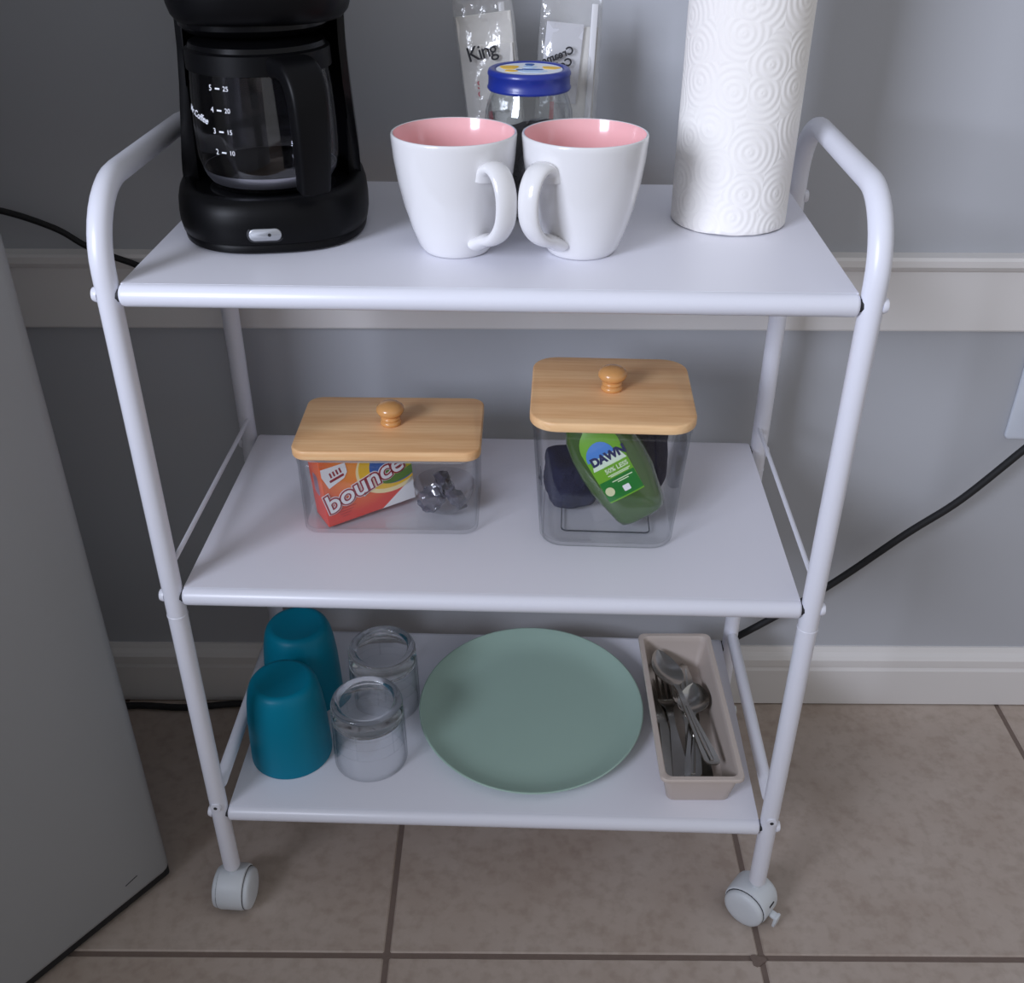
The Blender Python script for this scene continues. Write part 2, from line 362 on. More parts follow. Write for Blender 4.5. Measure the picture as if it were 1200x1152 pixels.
# ------------------------------------------------------------ cart
T1, T2, T3 = .7602, .4600, .1600; ZS = (.7507, .4505, .1505); D = .2938; H = .30; PR = .0095
cart = thing('utility_cart', (0, 0, 0), 0, 'white metal three-tier rolling cart standing against the grey wall', 'cart')
ZH = .8305; BR = .062
for s in (-1, 1):
    pts = [(s*H, 0, .060), (s*H, 0, .3), (s*H, 0, .55), (s*H, 0, ZH-BR-.004)]
    for k in range(11):
        a = pi/2*k/10; pts.append((s*H, BR-BR*cos(a), ZH-BR+BR*sin(a)))
    for k in range(11):
        a = pi/2*k/10; pts.append((s*H, D-BR+BR*sin(a), ZH-BR+BR*cos(a)))
    pts += [(s*H, D, .55), (s*H, D, .3), (s*H, D, .060)]
    fo = mk('side_frame', tube(pts, PR, 18), MW, cart, ang=60)
    for y in (0, D):
        mk('joint_ring', lathe([(.0096, .4265), (.01, .4268), (.01, .4285), (.0096, .429)], 18, s*H, y), MW, fo)
    mk('side_rod', tube([(s*(H-.004), PR*.6, .4845), (s*(H-.004), D-PR*.6, .4845)], .0024, 8), MW, cart)
    mk('lower_side_bar', tube([(s*H, .007, .178), (s*H, .016, .178), (s*H, D-.016, .178), (s*H, D-.007, .178)], [.004, .0072, .0072, .004], 12), MW, cart)
    for y, sg in ((0, -1), (D, 1)):
        for z in ZS:
            sc = mk('screw_cap', mv(rot(lathe([(0, .002), (.0055, .0015), (.0066, -.001), (.0066, -.003), (0, -.003)], 14), 'Y', s*90), s*(H+PR+.0012), y, z), MW, cart)
        ws = mk('screw', mv(rot(lathe([(0, .0012), (.0028, .0012), (.0055, .001), (.006, -.001), (0, -.001)], 14), 'X', -sg*90), s*H, y+sg*(PR+.0002), .1665), MW, cart)
        mk('screw_socket', mv(rot(lathe([(0, .0016), (.002, .0016), (.002, .001), (0, .001)], 10), 'X', -sg*90), s*H, y+sg*(PR+.0002), .1665), MGAP, ws)
for z in ZS:
    T = z+.0095; xe = .2896
    sh = mk('shelf', join(box(-xe+.001, xe-.001, 0, D, T-.0045, T), box(-xe+.001, -xe+.004, .006, D-.006, T-.016, T-.003), box(xe-.004, xe-.001, .006, D-.006, T-.016, T-.003)), MWP, cart, ang=30)
    for y in (0, D):
        pts = [(-xe, y, z), (-xe+.0012, y, z), (-xe+.003, y, z), (xe-.003, y, z), (xe-.0012, y, z), (xe, y, z)]
        rl = mk('edge_rail', tube(pts, [.0072, .0088, .0095, .0095, .0088, .0072], 18), MW, sh, ang=50)
        for s in (-1, 1):
            mk('end_plug', tube([(s*(xe-.001), y, z), (s*(H-.006), y, z)], .0062, 10), MGAP, sh)
# casters
def caster(x, y, yaw, lever):
    c = mk('caster', join(lathe([(0, .048), (.0055, .048), (.0055, .064), (.0082, .066), (.0082, .070), (0, .070)], 14)), MCAST, cart)
    c.location = (x, y, 0); c.rotation_euler = (0, 0, radians(yaw))
    R = .0262; cz = .0262; oy = -.003
    rings = []
    for xx, rr in ((-.0152, R-.003), (-.0146, R-.0008), (-.012, R), (.012, R), (.0146, R-.0008), (.0152, R-.003)):
        ring = []
        for k in range(29):
            a = radians(-42+264*k/28); ring.append((xx, oy+rr*cos(a), cz+rr*sin(a)))
        ring += [(xx, oy-(rr-.004)*.75, cz-.010), (xx, oy+(rr-.004)*.75, cz-.010)]
        rings.append(ring)
    mk('hood', loft(rings), MCAST, c, ang=45)
    for s in (-1, 1):
        wh = mv(rot(lathe([(0, .0068), (.010, .0068), (.0185, .0062), (.0225, .0046), (.0235, .003), (.0240, 0), (.0235, -.004), (0, -.004)], 32), 'Y', s*90), s*.0158, oy, cz-.0022)
        mk('wheel', wh, MCAST, c)
    mk('wheel_gap', mv(rot(lathe([(0, .0155), (.0246, .0155), (.0246, -.0155), (0, -.0155)], 24), 'Y', 90), 0, oy, cz-.0015), MGAP, c)
    if lever:
        a = join(rot(box(-.0045, .0045, oy+R*.85, oy+R+.007, cz-.005, cz-.001, .0012), 'X', -8), rot(box(-.0055, .0055, oy+R+.0035, oy+R+.0075, cz-.017, cz-.001, .0015), 'X', -6))
        mk('brake_lever', a, MCAST, c)
        mk('lever_slot', box(-.005, .005, oy+R*.86, oy+R*.97, cz+.0, cz+.009), MGAP, c)
caster(-H, 0, -2, False); caster(H, 0, 232, True); caster(-H, D, 30, False); caster(H, D, -20, False)

# ------------------------------------------------------------ coffee maker
CMX, CMY, CMA = -.2000, .167, 10
cm = thing('coffee_maker', (CMX, CMY, T1+.0003), CMA, 'black drip coffee maker on the top shelf of the cart', 'coffee maker')
base = sell(.0832, .103, .09, 2.7)
def rings_of(poly, prof): return [[(x*s, y*s, z) for x, y in poly] for s, z in prof]
mk('base', loft(rings_of(base, [(.93, 0), (.965, .002), (.972, .0065), (.967, .0072), (.967, .0085), (.985, .0095), (.998, .016), (1.0, .024), (.99, .033), (.965, .0405), (.925, .0445), (.87, .0455), (.82, .0440), (.80, .041), (.3, .0405)])), MBLACK2, cm, ang=50)
CLX, CLY = .0015, -.031
mk('warming_plate', lathe([(0, .0425), (.052, .0425), (.054, .0415), (.054, .040), (0, .040)], 40, CLX, CLY), MPLATE_W, cm)
cols = []
for z, wd in ((.040, .0775), (.05, .0776), (.062, .0768), (.09, .0740), (.12, .0712), (.15, .0692), (.19, .0685)):
    rg = [(-wd, -.012, z), (-wd, .03, z)]
    for k in range(7):
        a = radians(180-90*k/6); rg.append((-wd+.034+.034*cos(a), .055+.034*sin(a), z))
    for k in range(7):
        a = radians(90-90*k/6); rg.append((wd-.034+.034*cos(a), .055+.034*sin(a), z))
    rg += [(wd, .03, z), (wd, -.012, z), (wd-.006, -.015, z)]
    for k in range(13):
        a = radians(14+152*k/12); rg.append((CLX+.0675*cos(a) if abs(CLX+.0675*cos(a)) < wd-.004 else math.copysign(wd-.004, cos(a)), CLY+.0675*sin(a), z))
    rg += [(-wd+.006, -.015, z)]
    cols.append([(x+.005*(z-.04)/.15, y, zz) for x, y, zz in rg])
mk('column', loft(cols), MBLACK, cm, ang=40)
hous = [(x+.006, y+.007) for x, y in sell(.0755, .098, .082, 2.8)]
mk('water_housing', loft(rings_of(hous, [(.70, .178), (.84, .1735), (.91, .1745), (.955, .1785), (.985, .186), (1.0, .198), (1.0, .213), (.994, .214), (.994, .216), (1.0, .217), (1.0, .275), (.97, .283), (.6, .288)])), MBLACK2, cm, ang=50)
mk('brew_basket', loft(rings_of(sell(.062, .08, .04, 2.4), [(.8, .1635), (.92, .165), (1, .170), (1, .182)])), MBLACK, cm)
sw = mk('switch', mv(rot(prism(rrect(.0135, .0052, .0051), -.003, .0022, .0012), 'X', 90), -.0045, -.1018, .0185), MSILV, cm)
mk('switch_bezel', mv(rot(prism(rrect(.0152, .0068, .0066), -.004, .0006, .0004), 'X', 90), -.0045, -.1018, .0185), MGAP, sw)
mk('switch_mark', mv(rot(lathe([(0, .0026), (.0014, .0026), (.0014, .002), (0, .002)], 12), 'X', 90), -.0010, -.1018, .0185), MGASK, sw)
CI = (Matrix.Translation(cm.location) @ Matrix.Rotation(radians(CMA), 4, 'Z')).inverted()
cordp = [(-.205, .262, .800), (-.21, .300, .788), (-.26, .3165, .73), (-.33, .315, .672), (-.385, .312, .659), (-.4126, .312, .6655), (-.452, .312, .6815), (-.484, .312, .7015), (-.542, .312, .7205), (-.60, .30, .728), (-.64, .28, .72)]
mk('power_cord', tf(tube(catmull(cordp), .0036, 8), CI), MGASK, cm)
# carafe (lifts out of the machine)
cwp = (Matrix.Translation(cm.location) @ Matrix.Rotation(radians(CMA), 4, 'Z')) @ Vector((CLX, CLY, .0429))
cf = thing('coffee_carafe', cwp, 0, 'clear glass coffee carafe with black handle inside the coffee maker', 'carafe')
def craf(z):
    pr = [(0, .047), (.004, .052), (.012, .0573), (.028, .0605), (.050, .0604), (.076, .0590), (.096, .0570), (.1085, .0560)]
    for (a, ra), (b, rb) in zip(pr, pr[1:]):
        if z <= b: return ra+(rb-ra)*(max(z, a)-a)/(b-a)
    return pr[-1][1]
zs = [0, .002, .004, .008, .012, .02, .028, .036, .045, .055, .065, .075, .085, .096, .1085]
mk('glass_body', lathe([(0, .0005)]+[(craf(z), z+.0005) for z in zs]+[(craf(z)-.002, max(z, .003)) for z in zs[::-1]]+[(0, .003)], 64), MCARAFE, cf)
mk('reflection_band', lathe([(.0520, .0070), (.0553, .0120), (.0566, .0165), (.0558, .0165), (.0545, .012), (.0512, .007)], 64), MREFL, cf)  # metal ring added to imitate the bright reflection in the glass bottom
mk('coffee_dregs', lathe([(0, .0036), (.048, .0036), (.0535, .0120), (.0550, .0168), (0, .0168)], 48), mat('dark_coffee', srgb(12, 9, 8), .12, spec=.3), cf)
mk('collar', lathe([(.0572, .0955), (.0590, .096), (.0585, .1105), (.055, .112), (.055, .0955)], 64), MBLACK2, cf)
mk('lid', lathe([(.055, .1105), (.0560, .112), (.0545, .1155), (.047, .1185), (0, .1195)], 48), MBLACK, cf)
HA = radians(-90+36); hd = Vector((cos(HA), sin(HA), 0)); hs = Vector((-sin(HA), cos(HA), 0))
hpts = [hd*p.x+Vector((0, 0, p.y)) for p in [Vector((a.x, a.y)) for a in catmull([(.053, .102, 0), (.068, .1035, 0), (.081, .100, 0), (.0895, .087, 0), (.091, .066, 0), (.090, .046, 0), (.088, .028, 0), (.0855, .0125, 0)], 5)]]
def strap(pts, hw, ht, side, nb=4):
    rings = []; side = Vector(side)
    for i, p in enumerate(pts):
        p = Vector(p); t = (Vector(pts[min(i+1, len(pts)-1)])-Vector(pts[max(i-1, 0)])).normalized(); c = t.cross(side).normalized()
        a = hw[i] if isinstance(hw, list) else hw; b = ht[i] if isinstance(ht, list) else ht
        rings.append([p+side*x+c*y for x, y in rrect(a, b, min(a, b)*.55, nb)])
    return loft(rings)
nh = len(hpts)
mk('handle', strap(hpts, [.0165-.005*max(0, i/(nh-1)-.25) for i in range(nh)], [.0075+.001*i/(nh-1) for i in range(nh)], hs), MBLACK2, cf, ang=50)
def on_carafe(az0, z0):
    def fn(v):
        z = z0+v.y; R = craf(z-.0005)+.0003+v.z*.5; a = az0+v.x/R
        return (R*cos(a), R*sin(a), z)
    return fn
marks = []
for k, (a, b) in enumerate((('5', '25'), ('4', '20'), ('3', '15'), ('2', '10'))):
    zz = .0868-.0163*k; az = radians(-90-20)
    marks.append(warp(mv(text(a, .0062), -.009, 0, 0), on_carafe(az, zz)))
    marks.append(warp(mv(box(-.0022, .0022, -.0006, .0006, 0, .0003), -.002, 0, 0), on_carafe(az, zz)))
    marks.append(warp(mv(text(b, .0052), .0055, 0, 0), on_carafe(az, zz)))
mk('measuring_marks', join(*marks), MMARK, cf, False)
marks = []
for k in range(4):
    zz = .0868-.0163*k; az = radians(-90+66)
    marks.append(warp(mv(text('2345'[3-k], .0062), -.009, 0, 0), on_carafe(az, zz)))
    marks.append(warp(mv(box(-.0022, .0022, -.0006, .0006, 0, .0003), -.002, 0, 0), on_carafe(az, zz)))
mk('cup_marks', join(*marks), MMARK, cf, False)
mk('logo_lettering', warp(rot(text('Mr.Coffee', .0078, bold=.0001, shear=.3), 'Z', -12), on_carafe(radians(-90-50), .064)), MMARK, cf, False)

# ------------------------------------------------------------ mugs
def mug(x, y, az, label):
    t = thing('mug', (x, y, T1+.0003), 0, label, 'mug', 'pair of mugs on the top shelf')
    pr = [(.0275, 0), (.0288, .0015), (.0318, .006), (.0372, .020), (.0432, .040), (.0474, .060), (.0500, .078), (.0511, .092), (.0512, .0955)]
    mk('cup_body', lathe([(0, .0012), (.0255, .0012), (.0258, 0)]+pr+[(.0508, .0968), (.0500, .0972), (.0492, .0968)], 72), MCERA, t, ang=60)
    mk('glazed_interior', lathe([(.0493, .0968), (.0487, .0945), (.0470, .080), (.0434, .060), (.0382, .040), (.0324, .020), (.0275, .010), (.019, .0055), (0, .005)], 72), MPINK, t, ang=70, fix=False)
    a = radians(az); d = Vector((cos(a), sin(a), 0)); s = Vector((-sin(a), cos(a), 0))
    path = catmull([(.0460, .0690, 0), (.0490, .0760, 0), (.0570, .0800, 0), (.0660, .0765, 0), (.0725, .0660, 0), (.0742, .0520, 0), (.0715, .0390, 0), (.0640, .0285, 0), (.0550, .0225, 0), (.0470, .0200, 0), (.0350, .0140, 0)], 4)
    pts = [d*p.x+Vector((0, 0, p.y)) for p in path]; n = len(pts)
    mk('handle', tube(pts, [.0096+.002*abs(2*i/(n-1)-1)**3 for i in range(n)], 20, side=s, ry=[.0050+.0010*abs(2*i/(n-1)-1)**3 for i in range(n)]), MCERA, t, ang=70)
    # shape of the bowl is viewed against this interior: flip it to face inward
    return t
mug(-.0300, .0925, -53, 'left white mug with pink inside, its handle turned right')
mug(.0760, .0925, -127, 'right white mug with pink inside, its handle turned left')

# ------------------------------------------------------------ jar
jar = thing('glass_jar', (.0285, .208, T1+.0003), 0, 'glass jar of dark coffee with blue metal lid behind the mugs', 'jar')
jp = [(.030, 0), (.036, .003), (.0395, .010), (.0400, .030), (.0400, .080), (.0392, .090), (.0365, .099), (.0345, .104), (.0345, .118)]
mk('glass_body', lathe([(0, .001)]+jp+[(rr-.0022, max(z, .004)) for rr, z in jp[::-1]]+[(0, .004)], 56), MJAR, jar, ang=60)
V, F = lathe([(0, .0045), (.032, .0045), (.0365, .011), (.0372, .030), (.0372, .068), (.030, .070), (.015, .071), (0, .071)], 40)
for v in V:
    if v.z > .06: v.z += .004*nz(v, 60)+.16*(v.x)+.10*v.y
mk('coffee_grounds', (V, F), MCOF, jar)
lidm = mk('lid', lathe([(.0345, .108), (.0366, .108), (.0374, .1092), (.0374, .1105), (.0366, .1115), (.0364, .1195), (.0371, .1205), (.0371, .1222), (.0360, .1248), (.0345, .1256), (.0315, .1252), (.0305, .1240), (0, .1240)], 56), MBLUE, jar, ang=50)
mk('lid_print', lathe([(0, .1245), (.0295, .1245), (.0295, .1240), (0, .1240)], 40), mat('lid_paper', srgb(226, 232, 240), .5), lidm)
def blob(cx, cyy, rx, ry, z, h=.0003, ph=0, n=18):
    return prism([(cx+rx*(1+.18*sin(3*2*pi*k/n+ph))*cos(2*pi*k/n), cyy+ry*(1+.18*cos(2*2*pi*k/n+ph))*sin(2*pi*k/n)) for k in range(n)], z, z+h)
for nm_, mm_, zz_, bl_ in (('yellow_print', MYEL, .1245, ((-.018, .006, .008, .010, 0), (.019, .005, .008, .007, 1), (-.016, -.010, .006, .004, 2))),
                          ('blue_print', MDBL, .1246, ((.0, .019, .004, .006, 0), (.002, -.004, .009, .003, 1), (-.009, -.006, .003, .002, 2))),
                          ('pale_print', MLBL, .12455, ((.003, -.013, .012, .006, 0), (.0, .008, .006, .006, 1)))):
    for a_, b_, c_, d_, e_ in bl_: mk(nm_, blob(a_, b_, c_, d_, zz_, ph=e_), mm_, lidm, False)

# ------------------------------------------------------------ cutlery packets behind the jar
def packet(loc, rz, tilt, lean, wd, ht, seed, label):
    t = thing('cutlery_packet', loc, rz, label, 'packet', 'plastic cutlery packets behind the jar')
    t.rotation_euler = (radians(lean), radians(tilt), radians(rz))
    nx, nzv = 14, 34; V, F = [], []
    for sgn in (-1, 1):
        for i in range(nzv+1):
            for j in range(nx+1):
                x = (j/nx-.5)*wd; z = i/nzv*ht
                edge = min(j, nx-j, i, nzv-i)
                puff = .006*min(1, edge/3)*(1-.55*max(0, z/ht-.75)/.25)
                if z < .05: puff *= .5
                x2 = x*(1+.05*nz((0, sgn, z), 30, seed))
                y = sgn*(puff+.0003)+.0028*nz((x, sgn*.01, z), 70, seed)*min(1, edge/2)+.004*nz((x*.6, 0, z), 34, seed+5)*(z/ht)
                V.append(Vector((x2, y, z+(.003*nz((x, 0, sgn), 90, seed) if i == nzv else 0))))
    k = (nx+1)*(nzv+1)
    for s in range(2):
        for i in range(nzv):
            for j in range(nx):
                a = s*k+i*(nx+1)+j; F.append([a, a+1, a+nx+2, a+nx+1])
    rim = [j for j in range(nx+1)]+[i*(nx+1)+nx for i in range(1, nzv+1)]+[nzv*(nx+1)+j for j in range(nx-1, -1, -1)]+[i*(nx+1) for i in range(nzv-1, 0, -1)]
    for a, b in zip(rim, rim[1:]+rim[:1]): F.append([a, b, b+k, a+k])
    mk('film_sleeve', (V, F), MFILM, t, ang=180)
    return t
def vtext(g): return rot(g, 'X', 90)      # stand the letters up, facing -y
pk = packet((.0045, .262, T1+.0005), -4, -7.5, -4, .056, .176, 3, 'clear film cutlery packet printed King, behind the jar on its left')
mk('napkin', mv(box(-.0265, .0255, -.0016, .0022, .004, .162, .0008, 1), 0, .001, 0), MPAPER, pk, False)
mk('sugar_packet', mv(rot(box(-.017, .017, -.0012, .0006, -.03, .03, .0005, 1), 'Y', 3), .006, -.0028, .106), MPAPER, pk, False)
mk('printed_word', mv(rot(vtext(text('King', .0180, bold=.00012, shear=-.03, space=.88)), 'Y', -8), -.004, -.0088, .130), MINK, pk, False)
mk('red_printed_mark', join(mv(vtext(text('S', .010, bold=.0002)), -.011, -.0034, .101), mv(vtext(text('o', .010, bold=.0002)), -.011, -.0034, .094)), MRED, pk, False)
mk('red_printed_stripe', mv(box(-.002, .002, -.004, -.0038, .02, .088), -.004, 0, 0), MRED, pk, False)
mk('fork_handle', mv(box(-.003, .003, -.0015, .0015, .01, .17, .001), .017, .0042, 0), mat('clear_white_plastic', srgb(214, 214, 216), .3), pk)
pk2 = packet((.060, .268, T1+.0005), 5, 2.5, -4, .058, .178, 11, 'clear film cutlery packet with reversed lettering, behind the jar on its right')
mk('napkin', mv(box(-.004, .022, -.0016, .0022, .004, .150, .0008, 1), .004, .001, 0), MPAPER, pk2, False)
mk('creamer_packet', mv(rot(box(-.0185, .0165, -.0012, .0006, -.035, .035, .0005, 1), 'Y', 3), -.006, -.0028, .118), mat('grey_sachet_paper', srgb(205, 205, 210), .6), pk2, False)
wd = join(mv(text('Creamer', .0095, bold=.0003), 0, .0035, 0), mv(text('Coffee', .0095, bold=.0003), .0, -.0055, 0))
wd = tf(wd, Matrix.Diagonal((-1, 1, 1, 1)))
mk('printed_words', mv(rot(vtext(wd), 'Y', -22), -.012, -.0088, .121), MINK, pk2, False)
mk('red_printed_stripe', mv(box(-.002, .002, -.004, -.0038, .02, .088), -.014, 0, 0), MRED, pk2, False)
mk('knife_handle', mv(box(-.003, .003, -.0015, .0015, .01, .17, .001), .021, -.004, 0), bpy.data.materials['clear_white_plastic'], pk2)

# ------------------------------------------------------------ paper towel
pt = thing('paper_towel_roll', (.2135, .1835, T1+.0003), 0, 'white embossed paper towel roll standing on the top shelf', 'paper towel')
n = 96; V, F = [], []; zr = [0, .0015, .006]+[.28*k/24 for k in range(1, 24)]+[.274, .2785, .28]; zr.sort()
for i, z in enumerate(zr):
    for k in range(n+1):
        a = radians(110)+2*pi*k/n
        R = .0517+.0010*k/n*1.2 - (.0006 if z < .001 else 0)+.0005*nz((cos(a), sin(a), z*8), 1.6)
        zz = z+(.0012*nz((cos(a)*3, sin(a)*3, 1), 1.3)+.0009 if i == 0 else 0)
        V.append(Vector((R*cos(a), R*sin(a), zz)))
for i in range(len(zr)-1):
    for k in range(n): a = i*(n+1)+k; F.append([a, a+1, a+n+2, a+n+1])
for i in range(len(zr)-1):
    a = i*(n+1); F.append([a, a+n, a+2*n+1, a+n+1])
sheet = mk('outer_sheet', (V, F), MTOWEL, pt, ang=60, fix=False, uv=lambda c: ((math.atan2(c.y, c.x) % (2*pi))*.0525, c.z))
mk('rolled_layers', lathe([(.021, .001), (.0512, .001), (.0512, .2795), (.021, .2795), (.021, .001)], 64), mat('paper_edge', srgb(240, 238, 234), .95), pt)
mk('core_tube', lathe([(.0195, .0), (.021, .0), (.021, .28), (.0195, .28), (.0195, .0)], 40), MCORE, pt)

# ------------------------------------------------------------ storage bins
def bin_(loc, rz, bx, by, tx, ty, ht, rad, lx, ly, lt, lrad, label):
    t = thing('storage_bin', loc, rz, label, 'bin')
    z = lambda hx, hy, zz, rr: [(x, y, zz) for x, y in rrect(hx, hy, rr, 6)]
    th = .0020
    def at(q): return bx+(tx-bx)*q/ht, by+(ty-by)*q/ht
    rg = [z(bx-.004, by-.004, .0, rad-.004), z(bx-.001, by-.001, .0008, rad-.001)]
    for q in (.003, ht*.3, ht*.6, ht): a, b = at(q); rg.append(z(a, b, q, rad))
    for q in (ht, ht*.6, ht*.3, .005): a, b = at(q); rg.append(z(a-th, b-th, q, rad-th))
    rg.append(z(bx-.006, by-.006, .0025, rad-.006))
    mk('clear_body', loft(rg), MACR, t, ang=50)
    # rim line moulded near the top and stacking ring in the base
    a, b = at(ht-.008); mk('rim_ridge', loft([z(a+.0004, b+.0004, ht-.0075, rad), z(a+.0009, b+.0009, ht-.0066, rad), z(a+.0004, b+.0004, ht-.0057, rad)], cap0=False, cap1=False), MACR, t)
    hx, hy = bx*.68, by*.62
    if ht > .1: mk('base_ring', loft([z(hx, hy, .0026, .006), z(hx, hy, .0036, .006), z(hx-.0012, hy-.0012, .0036, .005), z(hx-.0012, hy-.0012, .0026, .005)]+[z(hx, hy, .0026, .006)], cap0=False, cap1=False), clear('acrylic_edge', (.45, .47, .5, 1), 1.4, .05), t)
    ld = mk('wooden_lid', mv(prism(rrect(lx, ly, lrad, 8), ht+.0002, ht+lt, .0018), 0, 0, 0), MWOOD, t, ang=50)
    mk('lid_plug', prism(rrect(min(bx, tx)-.006, min(by, ty)-.006, rad-.005), ht-.006, ht+.001), clear('silicone_seal', (.8, .8, .82, 1), 1.4, .2, haze=.3), ld)
    kb = [(.0096, 0), (.0104, .0012), (.0106, .0030), (.0098, .0044), (.0086, .0052), (.0096, .0062), (.0100, .0074), (.0094, .0086), (.0082, .0094), (.0098, .0108), (.0125, .0125), (.0140, .0155), (.0135, .0190), (.0100, .0220), (.0045, .0235), (0, .0238)]
    mk('knob', mv(lathe([(0, 0)]+kb, 32), 0, .0, ht+lt), MKNOB, ld, ang=60)
    return t
SBx, SBy = -.1065, .1500
bin_((SBx, SBy, T2+.0003), 1.0, .0885, .0570, .0890, .0575, .0865, .016, .0925, .0590, .0105, .016, 'low clear storage bin with bamboo lid on the middle shelf, at left')
BBx, BBy = .1130, .1400
bb = bin_((BBx, BBy, T2+.0003), -1.0, .0665, .0630, .0755, .0700, .1345, .024, .0780, .0730, .0100, .026, 'tall clear storage bin with bamboo lid on the middle shelf, at right')

# dryer sheet carton
bx = thing('dryer_sheet_carton', (-.1685, .0990, T2+.0032), 32, 'red and orange bounce carton inside the low bin', 'carton')
bx.rotation_euler = (0, radians(-3.5), radians(32))
L_, Dp, Hh = .098, .034, .0770
mk('carton', box(0, L_, 0, Dp, 0, Hh, .0006, 1), MCARTON, bx, False)
def front(g, h=0): return [Vector((v.x, -.0002-h-v.z, v.y)) for v in g[0]], g[1]
def ell(cx, cyy, rx, ry, ang, n=36, a0=0, a1=360):
    c, s = cos(radians(ang)), sin(radians(ang)); out = []
    for k in range(n):
        a = radians(a0+(a1-a0)*k/(n-1 if a1-a0 < 360 else n)); x, y = rx*cos(a), ry*sin(a); out.append((min(max(cx+c*x-s*y, .0005), L_-.0005), min(max(cyy+s*x+c*y, .0005), Hh-.0005)))
    return out
def flat(poly, h=.0001): return front(prism(poly, 0, .0001), h)
MPW = mat('carton_white_print', srgb(236, 236, 238), .45)
mk('white_corner_print', flat([(.060, .0006), (L_-.0006, .0006), (L_-.0006, .030), (.088, .020)]), MPW, bx, False)
mk('pale_swirl_print', flat(ell(.078, .052, .042, .034, 12)), mat('cream_print', srgb(246, 226, 170), .45), bx, False)
mk('yellow_swirl_print', flat(ell(.078, .054, .039, .031, 12), .0002), MYEL, bx, False)
mk('blue_swirl_print', flat(ell(.082, .053, .031, .026, 14), .0003), MDBL, bx, False)
mk('green_swirl_print', flat(ell(.086, .042, .026, .013, 16), .0004), MGRN, bx, False)
mk('yellow_badge_print', flat([(.074, .036), (.097, .0425), (.097, .0515), (.074, .045)], .0005), mat('olive_yellow_print', srgb(196, 176, 40), .45), bx, False)
mk('count_panel_print', flat([(.001, .0690), (.027, .0690), (.028, .058), (.024, .052), (.007, .045), (.001, .060)], .0002), MPW, bx, False)
for k in range(4): mk('panel_stroke', front(mv(rot(box(-.0009, .0009, -.0030, .0030, 0, .0001), 'Z', 14), .0105+.0035*k, .0595+.0009*k, 0), .0003), MMAR, bx, False)
mk('panel_band', front(mv(rot(box(-.0080, .0080, -.0014, .0014, 0, .0001), 'Z', 14), .0165, .0545, 0), .0003), MMAR, bx, False)
def bounce(bold, h): return front(mv(rot(text('bounce', .0305, bold=bold, shear=.1, space=1.0), 'Z', 17), .0435, .0375, 0), h)
mk('logo_rim_print', bounce(.0027, .0006), MPW, bx, False)
mk('logo_shadow_print', bounce(.0020, .0009), MMAR, bx, False)
mk('logo_lettering', bounce(.0003, .0012), MPW, bx, False)
mk('small_print', join(*[front(mv(rot(box(-.011+.002*k, .011-.003*k, -.0004, .0004, 0, .0001), 'Z', 3), .021, .017-.003*k, 0)) for k in range(4)]), mat('dark_red_print', srgb(176, 40, 36), .5), bx, False)
mk('end_panel_print', [(lambda g: ([Vector((-.0002, .017+v.x, .044+v.y)) for v in g[0]], g[1]))(prism(rrect(.007, .012, .004), 0, .0001))][0], mat('mauve_print', srgb(200, 170, 190), .5), bx, False)

# small clear bowl of sachets
bw = thing('small_bowl', (-.0535, .1370, T2+.0035), 0, 'small clear round bowl inside the low bin', 'bowl')
op = [(.008, 0), (.013, .0015), (.020, .0065), (.0265, .015), (.030, .024), (.0318, .033)]
mk('bowl_body', lathe([(0, 0)]+op+[(rr-.0012, z+.0007) for rr, z in op[::-1]]+[(0, .0012)], 40), MBOWL, bw)
for k, (x, y, z, rx, ry, rz_, lab) in enumerate(((-.012, -.008, .021, 30, -35, 10, 'dark grey film sachet at the left of the small bowl'), (.012, -.006, .021, 25, 45, 50, 'dark grey film sachet at the right of the small bowl'), (-.001, .010, .028, 55, 10, 80, 'dark grey film sachet standing at the back of the small bowl'))):
    bm = bmesh.new(); bmesh.ops.create_icosphere(bm, subdivisions=3, radius=1)
    for v in bm.verts:
        q = v.co.copy(); e = 1+.35*nz(q, 1.8, k*3)
        v.co = Vector((q.x*.0155*e, q.y*.0135*e, q.z*.0060*e+.0050*nz(q, 2.4, k*7)+.0022*nz(q, 6.0, k*5)))
    so = thing('sachet', (-.0535+x, .137+y, T2+.0035+z-.002), 0, lab, 'sachet', 'film sachets in the small bowl')
    so.rotation_euler = (radians(rx), radians(ry), radians(rz_))
    mk('pouch', frombm(bm), MSACH, so, ang=35)
    bm = bmesh.new(); bmesh.ops.create_icosphere(bm, subdivisions=2, radius=1)
    for v in bm.verts: v.co = Vector((v.co.x*.0115, v.co.y*.010, v.co.z*.004+.0025*nz(v.co, 2.4, k*7)))
    mk('filling', frombm(bm), mat('sachet_filling', srgb(54, 52, 66), .6), so)

